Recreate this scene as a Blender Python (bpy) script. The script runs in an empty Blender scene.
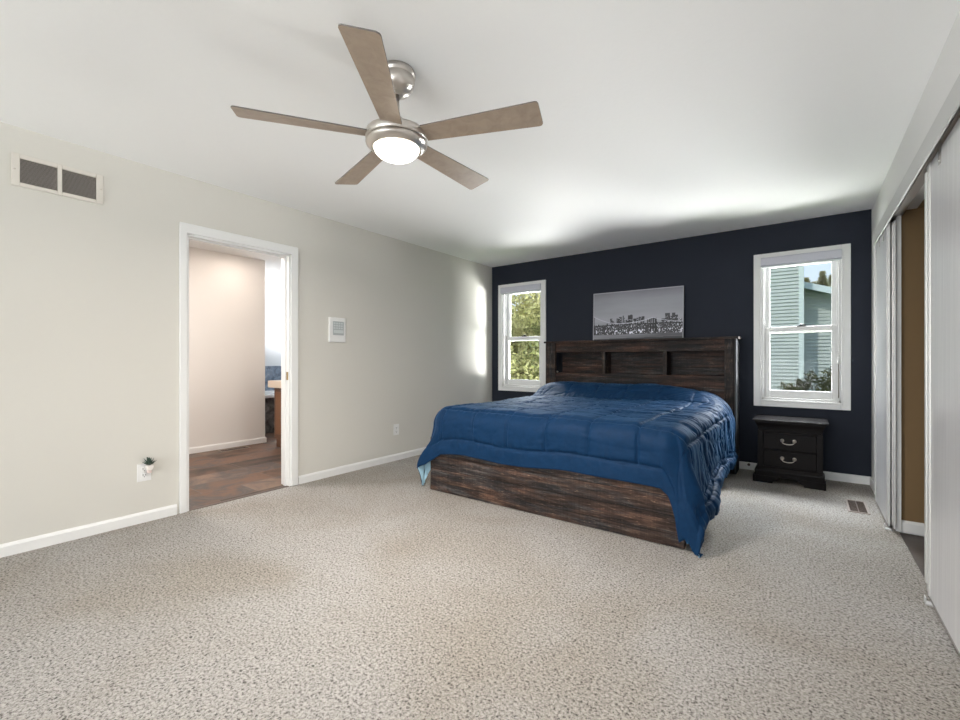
import bpy, bmesh, math, random
import numpy as np
from mathutils import Vector, Matrix, noise as mnoise

C = bpy.context.scene.collection
S = bpy.context.scene
R = math.radians

# ------------------------------------------------------------------ camera
cam_d = bpy.data.cameras.new('camera')
cam_d.sensor_fit = 'HORIZONTAL'; cam_d.sensor_width = 36.0
cam_d.lens = 438.0 / 960.0 * 36.0
cam_d.clip_start = 0.02; cam_d.clip_end = 300
cam = bpy.data.objects.new('camera', cam_d); C.objects.link(cam)
cam.location = (0, 0, 1.105); cam.rotation_euler = (R(90), 0, R(36.55))
S.camera = cam

# ------------------------------------------------------------------ world
w = bpy.data.worlds.new('sky'); S.world = w; w.use_nodes = True
nt = w.node_tree; nt.nodes.clear()
tc = nt.nodes.new('ShaderNodeTexCoord'); sp = nt.nodes.new('ShaderNodeSeparateXYZ')
rp = nt.nodes.new('ShaderNodeValToRGB'); bg = nt.nodes.new('ShaderNodeBackground')
ow = nt.nodes.new('ShaderNodeOutputWorld'); ns = nt.nodes.new('ShaderNodeTexNoise')
mx = nt.nodes.new('ShaderNodeMix'); mx.data_type = 'RGBA'; cr = nt.nodes.new('ShaderNodeValToRGB')
rp.color_ramp.elements[0].position = 0.0; rp.color_ramp.elements[0].color = (0.78, 0.88, 1.0, 1)
rp.color_ramp.elements[1].position = 0.7; rp.color_ramp.elements[1].color = (0.33, 0.56, 0.92, 1)
cr.color_ramp.elements[0].position = 0.48; cr.color_ramp.elements[1].position = 0.66
ns.inputs['Scale'].default_value = 3.0; ns.inputs['Detail'].default_value = 6
nt.links.new(tc.outputs['Generated'], sp.inputs[0]); nt.links.new(sp.outputs['Z'], rp.inputs[0])
nt.links.new(tc.outputs['Generated'], ns.inputs['Vector']); nt.links.new(ns.outputs['Fac'], cr.inputs[0])
nt.links.new(cr.outputs[0], mx.inputs[0]); nt.links.new(rp.outputs[0], mx.inputs[6])
mx.inputs[7].default_value = (0.95, 0.97, 1.0, 1)
nt.links.new(mx.outputs[2], bg.inputs[0]); bg.inputs[1].default_value = 1.0
nt.links.new(bg.outputs[0], ow.inputs[0])

# ------------------------------------------------------------------ large lights (mostly fill lamps added at windows) + exposure
def area(name, loc, rot, sx, sy, power, col):
    l = bpy.data.lights.new(name, 'AREA'); l.shape = 'RECTANGLE'; l.size = sx; l.size_y = sy
    l.energy = power; l.color = col
    o = bpy.data.objects.new(name, l); C.objects.link(o); o.location = loc; o.rotation_euler = rot
    return o
# fill lamps at an invented window behind the camera; the low one tilts up
area('rear_fill', (-1.6, -4.06, 1.30), (R(90), 0, 0), 3.7, 1.9, 38, (0.94, 0.965, 1.0))
area('rear_up_fill', (-1.6, -4.08, 0.75), (R(132), 0, 0), 3.7, 1.0, 118, (0.96, 0.975, 1.0))
# fill lamps added outside the two windows of the navy wall
def aim(loc, to):
    return (Vector(to) - Vector(loc)).to_track_quat('-Z', 'Y').to_euler()
WLc, WRc = (-3.12, 5.2, 1.42), (-.04, 5.2, 1.40)
for nm, loc, to, sx_, sy_, p, col in (
        ('high_fill_left', (-4.6, 6.9, 3.7), WLc, 2.2, 1.5, 650, (.95, .97, 1.0)),
        ('high_fill_middle', (.05, 6.4, 3.0), WRc, 1.6, 1.0, 520, (.95, .97, 1.0)),
        ('high_fill_right', (2.0, 6.9, 3.7), WRc, 2.6, 1.6, 1200, (.95, .97, 1.0)),
        ('low_fill_left', (-6.6, 8.0, 0.0), WLc, 3.6, .9, 1050, (1.0, .98, .98)),  # low lamps from here on, added to throw light up at the ceiling
        ('low_fill_right', (3.6, 8.0, 0.0), WRc, 3.6, .9, 1300, (1.0, .98, .98)),
        ('low_fill_far_left', (-5.2, 9.0, 0.0), WLc, 3.2, .9, 560, (1.0, .98, .98)),
        ('low_fill_far_right', (2.0, 9.0, 0.0), WRc, 3.6, .9, 800, (1.0, .98, .98)),
        ('low_fill_middle', (.2, 7.4, -.05), WRc, 2.6, .8, 240, (1.0, .98, .98))):
    area(nm, loc, aim(loc, to), sx_, sy_, p, col)
sun = bpy.data.lights.new('sun', 'SUN'); sun.energy = 2.0; sun.angle = R(1.5); sun.color = (1, .95, .86)
sun_o = bpy.data.objects.new('sun', sun); C.objects.link(sun_o); sun_o.rotation_euler = (R(40), 0, R(-18))
# window of the tub room
area('tub_window_daylight', (-7.2, 5.02, 1.6), (R(90), 0, R(180)), 1.2, 1.1, 9, (0.80, 0.90, 1.0))

vs = S.view_settings
vs.view_transform = 'Standard'; vs.look = 'None'; vs.gamma = 1.0; vs.use_curve_mapping = False
vs.exposure = 0.19
S.cycles.use_denoising = True
try: S.cycles.denoiser = 'OPENIMAGEDENOISE'
except Exception: pass
S.cycles.max_bounces = 10; S.cycles.diffuse_bounces = 6; S.cycles.transparent_max_bounces = 16
S.cycles.sample_clamp_indirect = 4.0
S.cycles.caustics_reflective = False; S.cycles.caustics_refractive = False

# ------------------------------------------------------------------ materials
class NT:
    def __init__(s, name, rough=0.6, metal=0.0, color=(.8, .8, .8), spec=0.5):
        s.m = bpy.data.materials.new(name); s.m.use_nodes = True
        s.t = s.m.node_tree; s.b = s.t.nodes['Principled BSDF']
        s.b.inputs['Base Color'].default_value = (*color, 1)
        s.b.inputs['Roughness'].default_value = rough; s.b.inputs['Metallic'].default_value = metal
        s.b.inputs['Specular IOR Level'].default_value = spec
        s.tc = s.n('TexCoord')
    def n(s, k, **kw):
        o = s.t.nodes.new('ShaderNode' + k)
        for a, v in kw.items():
            if a in o.inputs: o.inputs[a].default_value = v
            else: setattr(o, a, v)
        return o
    def l(s, a, b): s.t.links.new(a, b)
    def map(s, scale=(1, 1, 1), rot=(0, 0, 0), src='Object'):
        o = s.n('Mapping'); o.inputs['Scale'].default_value = scale; o.inputs['Rotation'].default_value = rot
        s.l(s.tc.outputs[src], o.inputs['Vector']); return o.outputs[0]
    def noise(s, vec, scale, detail=4, rough=.5, dist=0):
        o = s.n('TexNoise'); o.inputs['Scale'].default_value = scale; o.inputs['Detail'].default_value = detail
        o.inputs['Roughness'].default_value = rough; o.inputs['Distortion'].default_value = dist
        s.l(vec, o.inputs['Vector']); return o.outputs['Fac']
    def ramp(s, fac, stops, interp='LINEAR'):
        o = s.n('ValToRGB'); e = o.color_ramp.elements; o.color_ramp.interpolation = interp
        while len(e) < len(stops): e.new(0.5)
        for i, (p, c) in enumerate(stops):
            e[i].position = p; e[i].color = (*c, 1) if len(c) == 3 else c
        s.l(fac, o.inputs[0]); return o.outputs[0]
    def mix(s, fac, a, b, mode='MIX'):
        o = s.n('Mix'); o.data_type = 'RGBA'; o.blend_type = mode
        for i, v in ((0, fac), (6, a), (7, b)):
            if hasattr(v, 'is_linked') or hasattr(v, 'links'): s.l(v, o.inputs[i])
            elif i == 0: o.inputs[0].default_value = v
            else: o.inputs[i].default_value = (*v, 1)
        return o.outputs[2]
    def math(s, op, a, b=None, c=None):
        o = s.n('Math'); o.operation = op
        for i, v in enumerate((a, b, c)):
            if v is None: continue
            if hasattr(v, 'links'): s.l(v, o.inputs[i])
            else: o.inputs[i].default_value = v
        return o.outputs[0]
    def base(s, c): s.l(c, s.b.inputs['Base Color']); return s
    def bump(s, h, strength=.3, dist=.01):
        o = s.n('Bump'); o.inputs['Strength'].default_value = strength; o.inputs['Distance'].default_value = dist
        s.l(h, o.inputs['Height']); s.l(o.outputs[0], s.b.inputs['Normal']); return s

def simple(name, col, rough=.6, metal=0., spec=.5, bump=None):
    m = NT(name, rough, metal, col, spec)
    if bump: m.bump(m.noise(m.map(), bump[0], 3), bump[1], bump[2])
    return m.m

M = {}
M['wall'] = simple('beige_wall_paint', (.665, .645, .595), .75, bump=(60, .12, .003))
M['ceiling'] = simple('ceiling_paint', (.93, .93, .925), .85, bump=(35, .2, .004))
M['navy'] = simple('navy_wall_paint', (.0155, .0195, .031), .7, 0., .25, bump=(60, .12, .003))
M['white_wall'] = simple('white_wall_paint', (.80, .795, .785), .75, bump=(60, .1, .003))
M['trim'] = simple('white_trim_paint', (.83, .83, .82), .38)
M['vinyl'] = simple('white_vinyl', (.80, .80, .79), .35)
M['plastic'] = simple('white_plastic', (.82, .82, .81), .35)
M['bath_wall'] = simple('bath_wall_paint', (.79, .76, .73), .7)
M['tub_wall'] = simple('tub_room_wall_paint', (.80, .83, .86), .7)
M['tan'] = simple('tan_closet_paint', (.20, .125, .055), .7)
M['dark'] = simple('dark_recess', (.01, .01, .01), .8)
M['grey_grille'] = simple('grille_louvre_paint', (.42, .38, .35), .5)
M['grille_frame'] = simple('cream_grille_paint', (.70, .66, .60), .45)
M['black_metal'] = simple('black_metal', (.012, .012, .013), .35)
M['brass'] = simple('aged_brass', (.45, .33, .17), .35, 1.)
M['pewter'] = simple('pewter_pull', (.62, .57, .50), .33, 1.)
M['register'] = simple('brown_register_metal', (.13, .10, .085), .45, .5)
M['register_light'] = simple('register_rim_metal', (.33, .28, .25), .4, .4)
M['espresso'] = simple('espresso_lacquer', (.006, .0045, .0045), .45, 0., .13)
M['screen'] = simple('grey_panel', (.42, .45, .46), .4)
M['screen_light'] = simple('pale_display', (.62, .66, .66), .3)
M['edge'] = simple('pale_edge_band', (.07, .073, .08), .8, 0., .1)
M['canvas_edge'] = simple('canvas_edge', (.02, .022, .028), .6)
M['cloth_light'] = simple('light_blue_lining', (.42, .66, .80), .8)
M['pot'] = simple('pot_ceramic', (.85, .80, .76), .35)
M['pink'] = simple('pink_plug_body', (.80, .66, .62), .4)
M['leaf_dark'] = simple('succulent_leaf', (.045, .075, .055), .5)
M['counter'] = simple('cream_counter', (.78, .66, .54), .3)
M['tub'] = simple('white_acrylic', (.86, .88, .90), .15)
M['bark'] = simple('bark', (.10, .075, .055), .9, bump=(30, .6, .02))
M['roof'] = simple('roof_shingle', (.15, .15, .16), .9, bump=(20, .5, .02))
M['fascia_blue'] = simple('pale_blue_fascia', (.58, .66, .69), .6)
M['sheet'] = simple('mattress_ticking', (.55, .70, .80), .85)

# brushed nickel
m = NT('brushed_nickel', .28, 1., (.66, .62, .58))
m.bump(m.noise(m.map((3, 3, 160)), 6, 3), .15, .002); M['nickel'] = m.m
# aluminium frame
m = NT('satin_aluminium', .40, .6, (.74, .74, .73))
M['alu'] = m.m; M['fascia'] = simple('satin_fascia_metal', (.62, .62, .61), .55, .3)
m = NT('dark_aluminium', .4, .8, (.40, .38, .37)); M['alu_dark'] = m.m
# brushed door panel: vertical grain
m = NT('brushed_silver_panel', .36, .25, (.72, .72, .74))
v = m.map((60, 60, .55)); f1 = m.noise(v, 3.0, 5, .6)
m.base(m.ramp(f1, [(.25, (.58, .575, .60)), (.75, (.84, .84, .85))]))
m.l(m.math('MULTIPLY_ADD', f1, .22, .24), m.b.inputs['Roughness'])
m.bump(f1, .12, .002); M['door_panel'] = m.m
# fan blade (light maple underside)
m = NT('fan_blade_laminate', .42, 0, (.42, .32, .235))
v = m.map((2.2, 2.2, 2.2)); f1 = m.noise(v, 8, 5, .6, 1.0)
m.base(m.ramp(f1, [(.3, (.33, .255, .195)), (.7, (.41, .325, .25))])); M['blade'] = m.m
M['blade_edge'] = simple('fan_blade_edge', (.16, .14, .13), .5)
# lamps
def emit(name, col, st):
    m = bpy.data.materials.new(name); m.use_nodes = True; t = m.node_tree; t.nodes.clear()
    e = t.nodes.new('ShaderNodeEmission'); o = t.nodes.new('ShaderNodeOutputMaterial')
    e.inputs[0].default_value = (*col, 1); e.inputs[1].default_value = st; t.links.new(e.outputs[0], o.inputs[0]); return m
M['lamp'] = emit('frosted_lamp_glass', (1, .92, .80), 9.0)
M['downlight'] = emit('downlight_lens', (1, .86, .72), 8.0)
# window glass
m = bpy.data.materials.new('window_glass'); m.use_nodes = True; t = m.node_tree; t.nodes.clear()
a = t.nodes.new('ShaderNodeBsdfTransparent'); g = t.nodes.new('ShaderNodeBsdfGlossy'); fr = t.nodes.new('ShaderNodeFresnel')
x = t.nodes.new('ShaderNodeMixShader'); o = t.nodes.new('ShaderNodeOutputMaterial'); g.inputs['Roughness'].default_value = .02
fr.inputs[0].default_value = 1.12; a.inputs[0].default_value = (.97, .985, .98, 1)
t.links.new(fr.outputs[0], x.inputs[0]); t.links.new(a.outputs[0], x.inputs[1]); t.links.new(g.outputs[0], x.inputs[2]); t.links.new(x.outputs[0], o.inputs[0])
M['glass'] = m

# carpet: cut-pile speckle
m = NT('beige_carpet', .95, 0, (.5, .46, .41), .15)
v = m.map((1, 1, 1))
n1 = m.noise(v, 104, 4, .68, .5); n2 = m.noise(v, 1.1, 3, .5, .5); n3 = m.noise(v, 42, 2, .5)
vo = m.n('TexVoronoi'); vo.inputs['Scale'].default_value = 130; m.l(v, vo.inputs['Vector'])
c1 = m.ramp(n1, [(.35, (.085, .078, .072)), (.455, (.36, .341, .322)), (.62, (.57, .55, .525))])
c2 = m.ramp(n2, [(.36, (.86, .82, .765)), (.6, (1.0, .995, .99))])
cc = m.mix(1.0, c1, c2, 'MULTIPLY'); m.base(cc)
hh = m.math('ADD', m.math('MULTIPLY', n1, 1.0), m.math('MULTIPLY', n3, .5))
hh = m.math('SUBTRACT', hh, m.math('MULTIPLY', vo.outputs['Distance'], .35))
m.bump(hh, .9, .012); M['carpet'] = m.m

# slate-look tiles
def tile_mat(name, sx, sy, rot=0.):
    m = NT(name, .55, 0, spec=.3)
    v = m.map((1, 1, 1), (0, 0, rot))
    br = m.n('TexBrick'); m.l(v, br.inputs['Vector']); br.offset = .5; br.squash = 1
    br.inputs['Scale'].default_value = 1; br.inputs['Brick Width'].default_value = sx; br.inputs['Row Height'].default_value = sy
    br.inputs['Mortar Size'].default_value = .003; br.inputs['Color1'].default_value = (0, 0, 0, 1); br.inputs['Color2'].default_value = (1, 1, 1, 1)
    br.inputs['Mortar'].default_value = (.5, .5, .5, 1); br.inputs['Bias'].default_value = 0
    n1 = m.noise(v, 3.2, 7, .62, 1.2)
    f = m.math('ADD', m.math('MULTIPLY', br.outputs['Color'], .42), m.math('MULTIPLY', n1, .70))
    c = m.ramp(f, [(.25, (.030, .022, .020)), (.42, (.085, .058, .045)), (.55, (.17, .095, .062)), (.66, (.085, .075, .072)), (.82, (.22, .15, .11))])
    c = m.mix(br.outputs['Fac'], c, (.16, .13, .11)); m.base(c)
    m.bump(n1, .25, .01); return m.m
M['tile'] = tile_mat('slate_floor_tile', .62, .31, R(90))
M['closet_tile'] = simple('dark_closet_tile', (.055, .038, .03), .4, bump=(8, .3, .01))
M['tub_tile'] = None
m = NT('blue_slate_wall_tile', .3); v = m.map(); n1 = m.noise(v, 7, 5, .6, .8)
m.base(m.ramp(n1, [(.35, (.06, .085, .13)), (.55, (.20, .25, .32)), (.7, (.42, .48, .55))])); M['tub_tile'] = m.m
m = NT('brown_stone_tile', .3); v = m.map(); n1 = m.noise(v, 9, 5, .6, .8)
m.base(m.ramp(n1, [(.35, (.05, .045, .045)), (.6, (.22, .21, .20)), (.75, (.34, .33, .31))])); M['stone'] = m.m

# rustic planks
def plank_mat(name, axis='X', ph=.115, warm=1.0, seed=0., bright=1.0):
    m = NT(name, .55, 0, spec=.35)
    rot = (0, 0, 0) if axis == 'X' else (0, R(90), 0)
    v0 = m.map((1, 1, 1), rot)
    mp = m.n('Mapping'); mp.inputs['Location'].default_value = (seed, seed * .7, seed * 1.3); m.l(v0, mp.inputs['Vector']); v0 = mp.outputs[0]
    sx = m.n('SeparateXYZ'); m.l(v0, sx.inputs[0])
    row = m.math('FLOOR', m.math('DIVIDE', sx.outputs['Z'], ph))
    sft = m.math('FRACT', m.math('MULTIPLY', m.math('SINE', m.math('MULTIPLY', row, 12.9898)), 43758.5))
    cb = m.n('CombineXYZ')
    m.l(m.math('ADD', sx.outputs['X'], m.math('MULTIPLY', sft, 3.0)), cb.inputs[0])
    m.l(sx.outputs['Y'], cb.inputs[1]); m.l(m.math('ADD', sx.outputs['Z'], m.math('MULTIPLY', sft, 2.0)), cb.inputs[2])
    ms = m.n('Mapping'); ms.inputs['Scale'].default_value = (1.9, 5, 22); m.l(cb.outputs[0], ms.inputs['Vector'])
    g = m.noise(ms.outputs[0], 2.4, 9, .74, 0)
    ms2 = m.n('Mapping'); ms2.inputs['Scale'].default_value = (1.6, 3, 8); m.l(cb.outputs[0], ms2.inputs['Vector'])
    g2 = m.noise(ms2.outputs[0], 1.7, 5, .6, 0)
    ms3 = m.n('Mapping'); ms3.inputs['Scale'].default_value = (6, 8, 50); m.l(cb.outputs[0], ms3.inputs['Vector'])
    g3 = m.noise(ms3.outputs[0], 3, 5, .7, 0)
    B = bright
    brown = m.ramp(g, [(.32, (.008*B, .005*B, .004*B)), (.47, (.030*B*warm, .018*B, .014*B)), (.60, (.060*B*warm, .037*B, .027*B)), (.74, (.15*B*warm, .10*B, .072*B))])
    grey = m.ramp(g, [(.34, (.008*B, .007*B, .007*B)), (.5, (.022*B, .020*B, .020*B)), (.70, (.075*B, .075*B, .078*B))])
    k = m.ramp(g2, [(.45, (0, 0, 0)), (.58, (1, 1, 1))])
    c = m.mix(k, brown, grey)
    sc = m.ramp(g3, [(.58, (0, 0, 0)), (.70, (1, 1, 1))])
    c = m.mix(m.math('MULTIPLY', sc, .45), c, (.30*B, .205*B, .15*B))
    saw = m.noise(m.map((95, 8, 3), rot), 1, 4, .7)
    c = m.mix(1.0, c, m.ramp(saw, [(.35, (.78, .78, .78)), (.6, (1.08, 1.08, 1.08))]), 'MULTIPLY')
    pn = m.noise(m.map((1.1, 2, 7), rot), 2.0, 3, .6)
    c = m.mix(1.0, c, m.ramp(pn, [(.36, (.50, .50, .52)), (.5, (.95, .93, .92)), (.64, (1.7, 1.5, 1.4))]), 'MULTIPLY')
    # narrow joint between planks
    fz = m.math('FRACT', m.math('DIVIDE', sx.outputs['Z'], ph))
    e = m.math('LESS_THAN', m.math('MINIMUM', fz, m.math('SUBTRACT', 1, fz)), .022)
    c = m.mix(m.math('MULTIPLY', e, .8), c, (.008, .006, .005)); m.base(c)
    hgt = m.math('SUBTRACT', g, m.math('MULTIPLY', e, .6))
    m.b.inputs['Specular IOR Level'].default_value = .2; m.bump(hgt, .5, .006); return m.m
M['plank'] = plank_mat('rustic_plank', 'X', .118, 1.08, 0.3, 1.0)
M['plank_foot'] = plank_mat('rustic_plank_foot', 'X', .111, .98, 3.1, 1.5)
M['plank_v'] = plank_mat('rustic_plank_upright', 'Z', .30, .9, 1.7, 1.1)
M['vanity'] = simple('vanity_oak', (.20, .085, .035), .4)
M['vanity_dark'] = simple('vanity_oak_frame', (.13, .055, .025), .4)

# comforter satin
m = NT('navy_blue_microfibre', .58, 0, (.008, .045, .115), .13)
v = m.map(); n1 = m.noise(v, 420, 2, .5); n2 = m.noise(v, 26, 4, .6, .6)
m.base(m.ramp(n2, [(.3, (.0022, .023, .068)), (.7, (.0035, .029, .083))]))
m.b.inputs['Sheen Weight'].default_value = .22; m.b.inputs['Sheen Roughness'].default_value = .35
m.b.inputs['Sheen Tint'].default_value = (.25, .55, 1, 1)
m.bump(m.math('ADD', m.math('MULTIPLY', n1, .12), n2), .28, .006); M['comforter'] = m.m

# siding
m = NT('pale_green_siding', .6); v = m.map(); n1 = m.noise(v, 3, 3)
m.base(m.ramp(n1, [(.3, (.40, .44, .425)), (.7, (.45, .495, .48))])); M['siding'] = m.m
M['siding_trim'] = simple('siding_trim', (.60, .67, .67), .6)
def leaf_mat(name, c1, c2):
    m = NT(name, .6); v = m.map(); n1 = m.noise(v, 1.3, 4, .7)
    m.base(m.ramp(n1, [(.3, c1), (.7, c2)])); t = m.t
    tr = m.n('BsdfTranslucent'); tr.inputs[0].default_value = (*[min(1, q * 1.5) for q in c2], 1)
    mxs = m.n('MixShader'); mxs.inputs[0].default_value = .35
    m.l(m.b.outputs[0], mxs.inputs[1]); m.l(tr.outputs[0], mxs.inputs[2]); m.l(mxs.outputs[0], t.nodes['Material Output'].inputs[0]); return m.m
M['leaf_yellow'] = leaf_mat('yellow_green_leaves', (.22, .22, .10), (.50, .47, .25))
M['leaf_green'] = leaf_mat('green_leaves', (.12, .14, .06), (.28, .29, .13))
M['leaf_bush'] = leaf_mat('bush_leaves', (.03, .04, .02), (.13, .12, .06))
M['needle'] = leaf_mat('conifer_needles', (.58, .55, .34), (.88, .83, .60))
m = NT('lawn_grass', .9); v = m.map(); n1 = m.noise(v, 14, 5, .7)
m.base(m.ramp(n1, [(.3, (.05, .09, .03)), (.7, (.14, .19, .06))])); M['grass'] = m.m

# ------------------------------------------------------------------ mesh helpers
def root_of(p):
    while p.parent: p = p.parent
    return p
class MB:
    def __init__(s): s.bm = bmesh.new()
    def box(s, x0, x1, y0, y1, z0, z1, mi=0):
        vs_ = [s.bm.verts.new((x, y, z)) for x in (x0, x1) for y in (y0, y1) for z in (z0, z1)]
        for f in ((0,1,3,2), (4,6,7,5), (0,4,5,1), (2,3,7,6), (0,2,6,4), (1,5,7,3)):
            fc = s.bm.faces.new([vs_[i] for i in f]); fc.material_index = mi
        return s
    def prism(s, pts, axis, a0, a1, mi=0):
        """polygon pts (2D) extruded along axis ('X','Y','Z')."""
        def P(u, v, a): return {'X': (a, u, v), 'Y': (u, a, v), 'Z': (u, v, a)}[axis]
        A = [s.bm.verts.new(P(u, v, a0)) for u, v in pts]; B = [s.bm.verts.new(P(u, v, a1)) for u, v in pts]
        n = len(pts); fs = [s.bm.faces.new(A), s.bm.faces.new(B[::-1])]
        for i in range(n): fs.append(s.bm.faces.new((A[i], B[i], B[(i+1) % n], A[(i+1) % n])))
        for f in fs: f.material_index = mi
        return s
    def lathe(s, prof, c, n=40, axis='Z', mi=0, cap=True):
        rings = []
        for r, h in prof:
            ring = []
            for i in range(n):
                t = 2 * math.pi * i / n; u, v = r * math.cos(t), r * math.sin(t)
                p = {'Z': (u, v, h), 'Y': (u, h, v), 'X': (h, u, v)}[axis]
                ring.append(s.bm.verts.new((c[0] + p[0], c[1] + p[1], c[2] + p[2])))
            rings.append(ring)
        for a_, b_ in zip(rings, rings[1:]):
            for i in range(n):
                f = s.bm.faces.new((a_[i], a_[(i+1) % n], b_[(i+1) % n], b_[i])); f.smooth = True; f.material_index = mi
        if cap:
            for rg, (r, h) in ((rings[0], prof[0]), (rings[-1], prof[-1])):
                if r > 1e-5: f = s.bm.faces.new(rg); f.material_index = mi
        return s
    def tube(s, pts, r, n=10, mi=0):
        pts = [Vector(p) for p in pts]; rings = []
        for i, p in enumerate(pts):
            d = (pts[min(i+1, len(pts)-1)] - pts[max(i-1, 0)]).normalized()
            up = Vector((0, 0, 1)) if abs(d.z) < .9 else Vector((1, 0, 0))
            a_ = d.cross(up).normalized(); b_ = d.cross(a_).normalized()
            rr = r[i] if isinstance(r, (list, tuple)) else r
            rings.append([s.bm.verts.new(p + a_ * rr * math.cos(2*math.pi*k/n) + b_ * rr * math.sin(2*math.pi*k/n)) for k in range(n)])
        for A, B in zip(rings, rings[1:]):
            for i in range(n):
                f = s.bm.faces.new((A[i], A[(i+1) % n], B[(i+1) % n], B[i])); f.smooth = True; f.material_index = mi
        s.bm.faces.new(rings[0]); s.bm.faces.new(rings[-1]); return s
    def build(s, name, mats, parent=None, loc=None, bevel=0., seg=2, smooth=False):
        bmesh.ops.recalc_face_normals(s.bm, faces=s.bm.faces)
        off = Vector((0, 0, 0))
        if parent is not None: off = root_of(parent).location
        elif loc is not None: off = Vector(loc)
        for v_ in s.bm.verts: v_.co -= off
        me = bpy.data.meshes.new(name); s.bm.to_mesh(me); s.bm.free()
        for mt in (mats if isinstance(mats, (list, tuple)) else [mats]): me.materials.append(mt)
        if smooth:
            for p in me.polygons: p.use_smooth = True
        o = bpy.data.objects.new(name, me); C.objects.link(o)
        if parent is not None: o.parent = parent
        elif loc is not None: o.location = loc
        if bevel:
            b = o.modifiers.new('bevel', 'BEVEL'); b.width = bevel; b.segments = seg; b.limit_method = 'ANGLE'; b.angle_limit = R(35); b.harden_normals = False
        return o
def thing(name, label, cat, loc, group=None):
    o = bpy.data.objects.new(name, None); C.objects.link(o); o.location = loc; o.empty_display_size = .1
    o['label'] = label; o['category'] = cat
    if group: o['group'] = group
    return o
def tag(o, label, cat, group=None):
    o['label'] = label; o['category'] = cat
    if group: o['group'] = group
    return o
def struct(o, label=None):
    o['kind'] = 'structure'
    if label: o['label'] = label; 
    return o
def pydata(name, verts, faces, mat, parent=None, loc=None, smooth=True):
    off = np.array(root_of(parent).location) if parent is not None else (np.array(loc) if loc is not None else np.zeros(3))
    verts = np.asarray(verts, dtype=np.float32) - off.astype(np.float32)
    me = bpy.data.meshes.new(name); me.from_pydata([tuple(map(float, q)) for q in verts], [], faces)
    for mt in (mat if isinstance(mat, (list, tuple)) else [mat]): me.materials.append(mt)
    if smooth: me.polygons.foreach_set('use_smooth', [True] * len(me.polygons))
    me.update(); o = bpy.data.objects.new(name, me); C.objects.link(o)
    if parent is not None: o.parent = parent
    elif loc is not None: o.location = loc
    return o

# ------------------------------------------------------------------ setting
LX, RX, BY, RY, H = -3.62, .475, 5.174, -4.00, 2.44
CW = 1.15            # closet far side
# floors
mb = MB(); mb.box(LX, RX + .012, RY, BY, -.05, 0.0); struct(mb.build('floor', M['carpet']))
mb = MB(); mb.box(-8.2, LX, -.2, 5.2, -.06, -.004); struct(mb.build('floor_bath', M['tile']))
mb = MB(); mb.box(RX + .012, CW, -.6, 3.9, -.06, -.012); struct(mb.build('floor_closet', M['closet_tile']))
# ceilings
mb = MB(); mb.box(LX - .12, CW + .1, RY - .15, BY + .15, H, H + .12); struct(mb.build('ceiling', M['ceiling']))
mb = MB(); mb.box(-8.3, LX - .12, -.3, 5.3, H + .0, H + .12); struct(mb.build('ceiling_bath', M['white_wall']))
# left wall with door opening; bath side painted the same
DY0, DY1, DZ = 1.289, 2.096, 2.03
mb = MB(); mb.box(LX - .12, LX, RY - .1, DY0, -.05, H); mb.box(LX - .12, LX, DY1, BY, -.05, H); mb.box(LX - .12, LX, DY0, DY1, DZ, H)
struct(mb.build('wall_left', M['wall']))
# back wall with two window openings
WR = (-.345, .268, .715, 2.09); WL = (-3.435, -2.812, .74, 2.10)
x0, x1, y0, y1 = LX - .12, RX + .5, BY, BY + .16
mb = MB()
mb.box(x0, WL[0], y0, y1, -.4, H); mb.box(WL[1], WR[0], y0, y1, -.4, H); mb.box(WR[1], x1, y0, y1, -.4, H)
for W_ in (WL, WR):
    mb.box(W_[0], W_[1], y0, y1, -.4, W_[2]); mb.box(W_[0], W_[1], y0, y1, W_[3], H)
struct(mb.build('wall_back', M['navy']))
# right wall: full-height strip by the back wall, header above the closet opening
OY0, OY1, OZ = .04, 3.9, 2.07
mb = MB(); mb.box(RX, RX + .5, OY1, BY, -.05, H); mb.box(RX, RX + .10, OY0, OY1, OZ, H); mb.box(RX, RX + .10, RY - .1, OY0, -.05, H)
struct(mb.build('wall_right', M['white_wall']))
# closet shell
mb = MB(); mb.box(RX + .024, CW, OY1 - .004, OY1 + .0, 0, OZ); struct(mb.build('wall_closet_end', M['tan']))
mb = MB(); mb.box(CW, CW + .08, OY0 - .1, OY1, -.05, OZ); mb.box(RX + .10, CW, OY0 - .08, OY0, -.05, OZ)
struct(mb.build('wall_closet_side', M['tan']))
mb = MB(); mb.box(RX + .10, CW, OY0, OY1, OZ, OZ + .05); struct(mb.build('ceiling_closet', M['tan']))
# rear wall; its wide window opening is invented for the fill lamps
mb = MB(); ry0, ry1 = RY - .12, RY
mb.box(LX, -3.5, ry0, ry1, -.05, H); mb.box(.3, RX, ry0, ry1, -.05, H); mb.box(-3.5, .3, ry0, ry1, -.05, .25); mb.box(-3.5, .3, ry0, ry1, 2.3, H)
struct(mb.build('wall_rear', M['wall']))
# bath walls
mb = MB(); mb.box(-5.92, -5.82, .2, 3.005, -.05, H); struct(mb.build('wall_bath_partition', M['bath_wall']))
mb = MB(); mb.box(-5.9, LX - .12, .1, .2, -.05, H); struct(mb.build('wall_bath_near', M['bath_wall']))
mb = MB(); mb.box(-7.55, -7.45, 1.5, 5.2, -.05, H); mb.box(-7.5, -5.92, 1.5, 1.6, -.05, H)
mb.box(-7.5, -4.7, 5.1, 5.2, -.05, .95); mb.box(-7.5, -4.7, 5.1, 5.2, 2.15, H); mb.box(-6.6, -4.7, 5.1, 5.2, .95, 2.15)
struct(mb.build('wall_tub_room', M['tub_wall']))
mb = MB(); mb.box(-4.84, -4.72, 2.93, 5.2, -.05, H); mb.box(-4.72, LX - .12, 2.93, 3.0, -.05, H); struct(mb.build('wall_vanity', M['bath_wall']))

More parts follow.
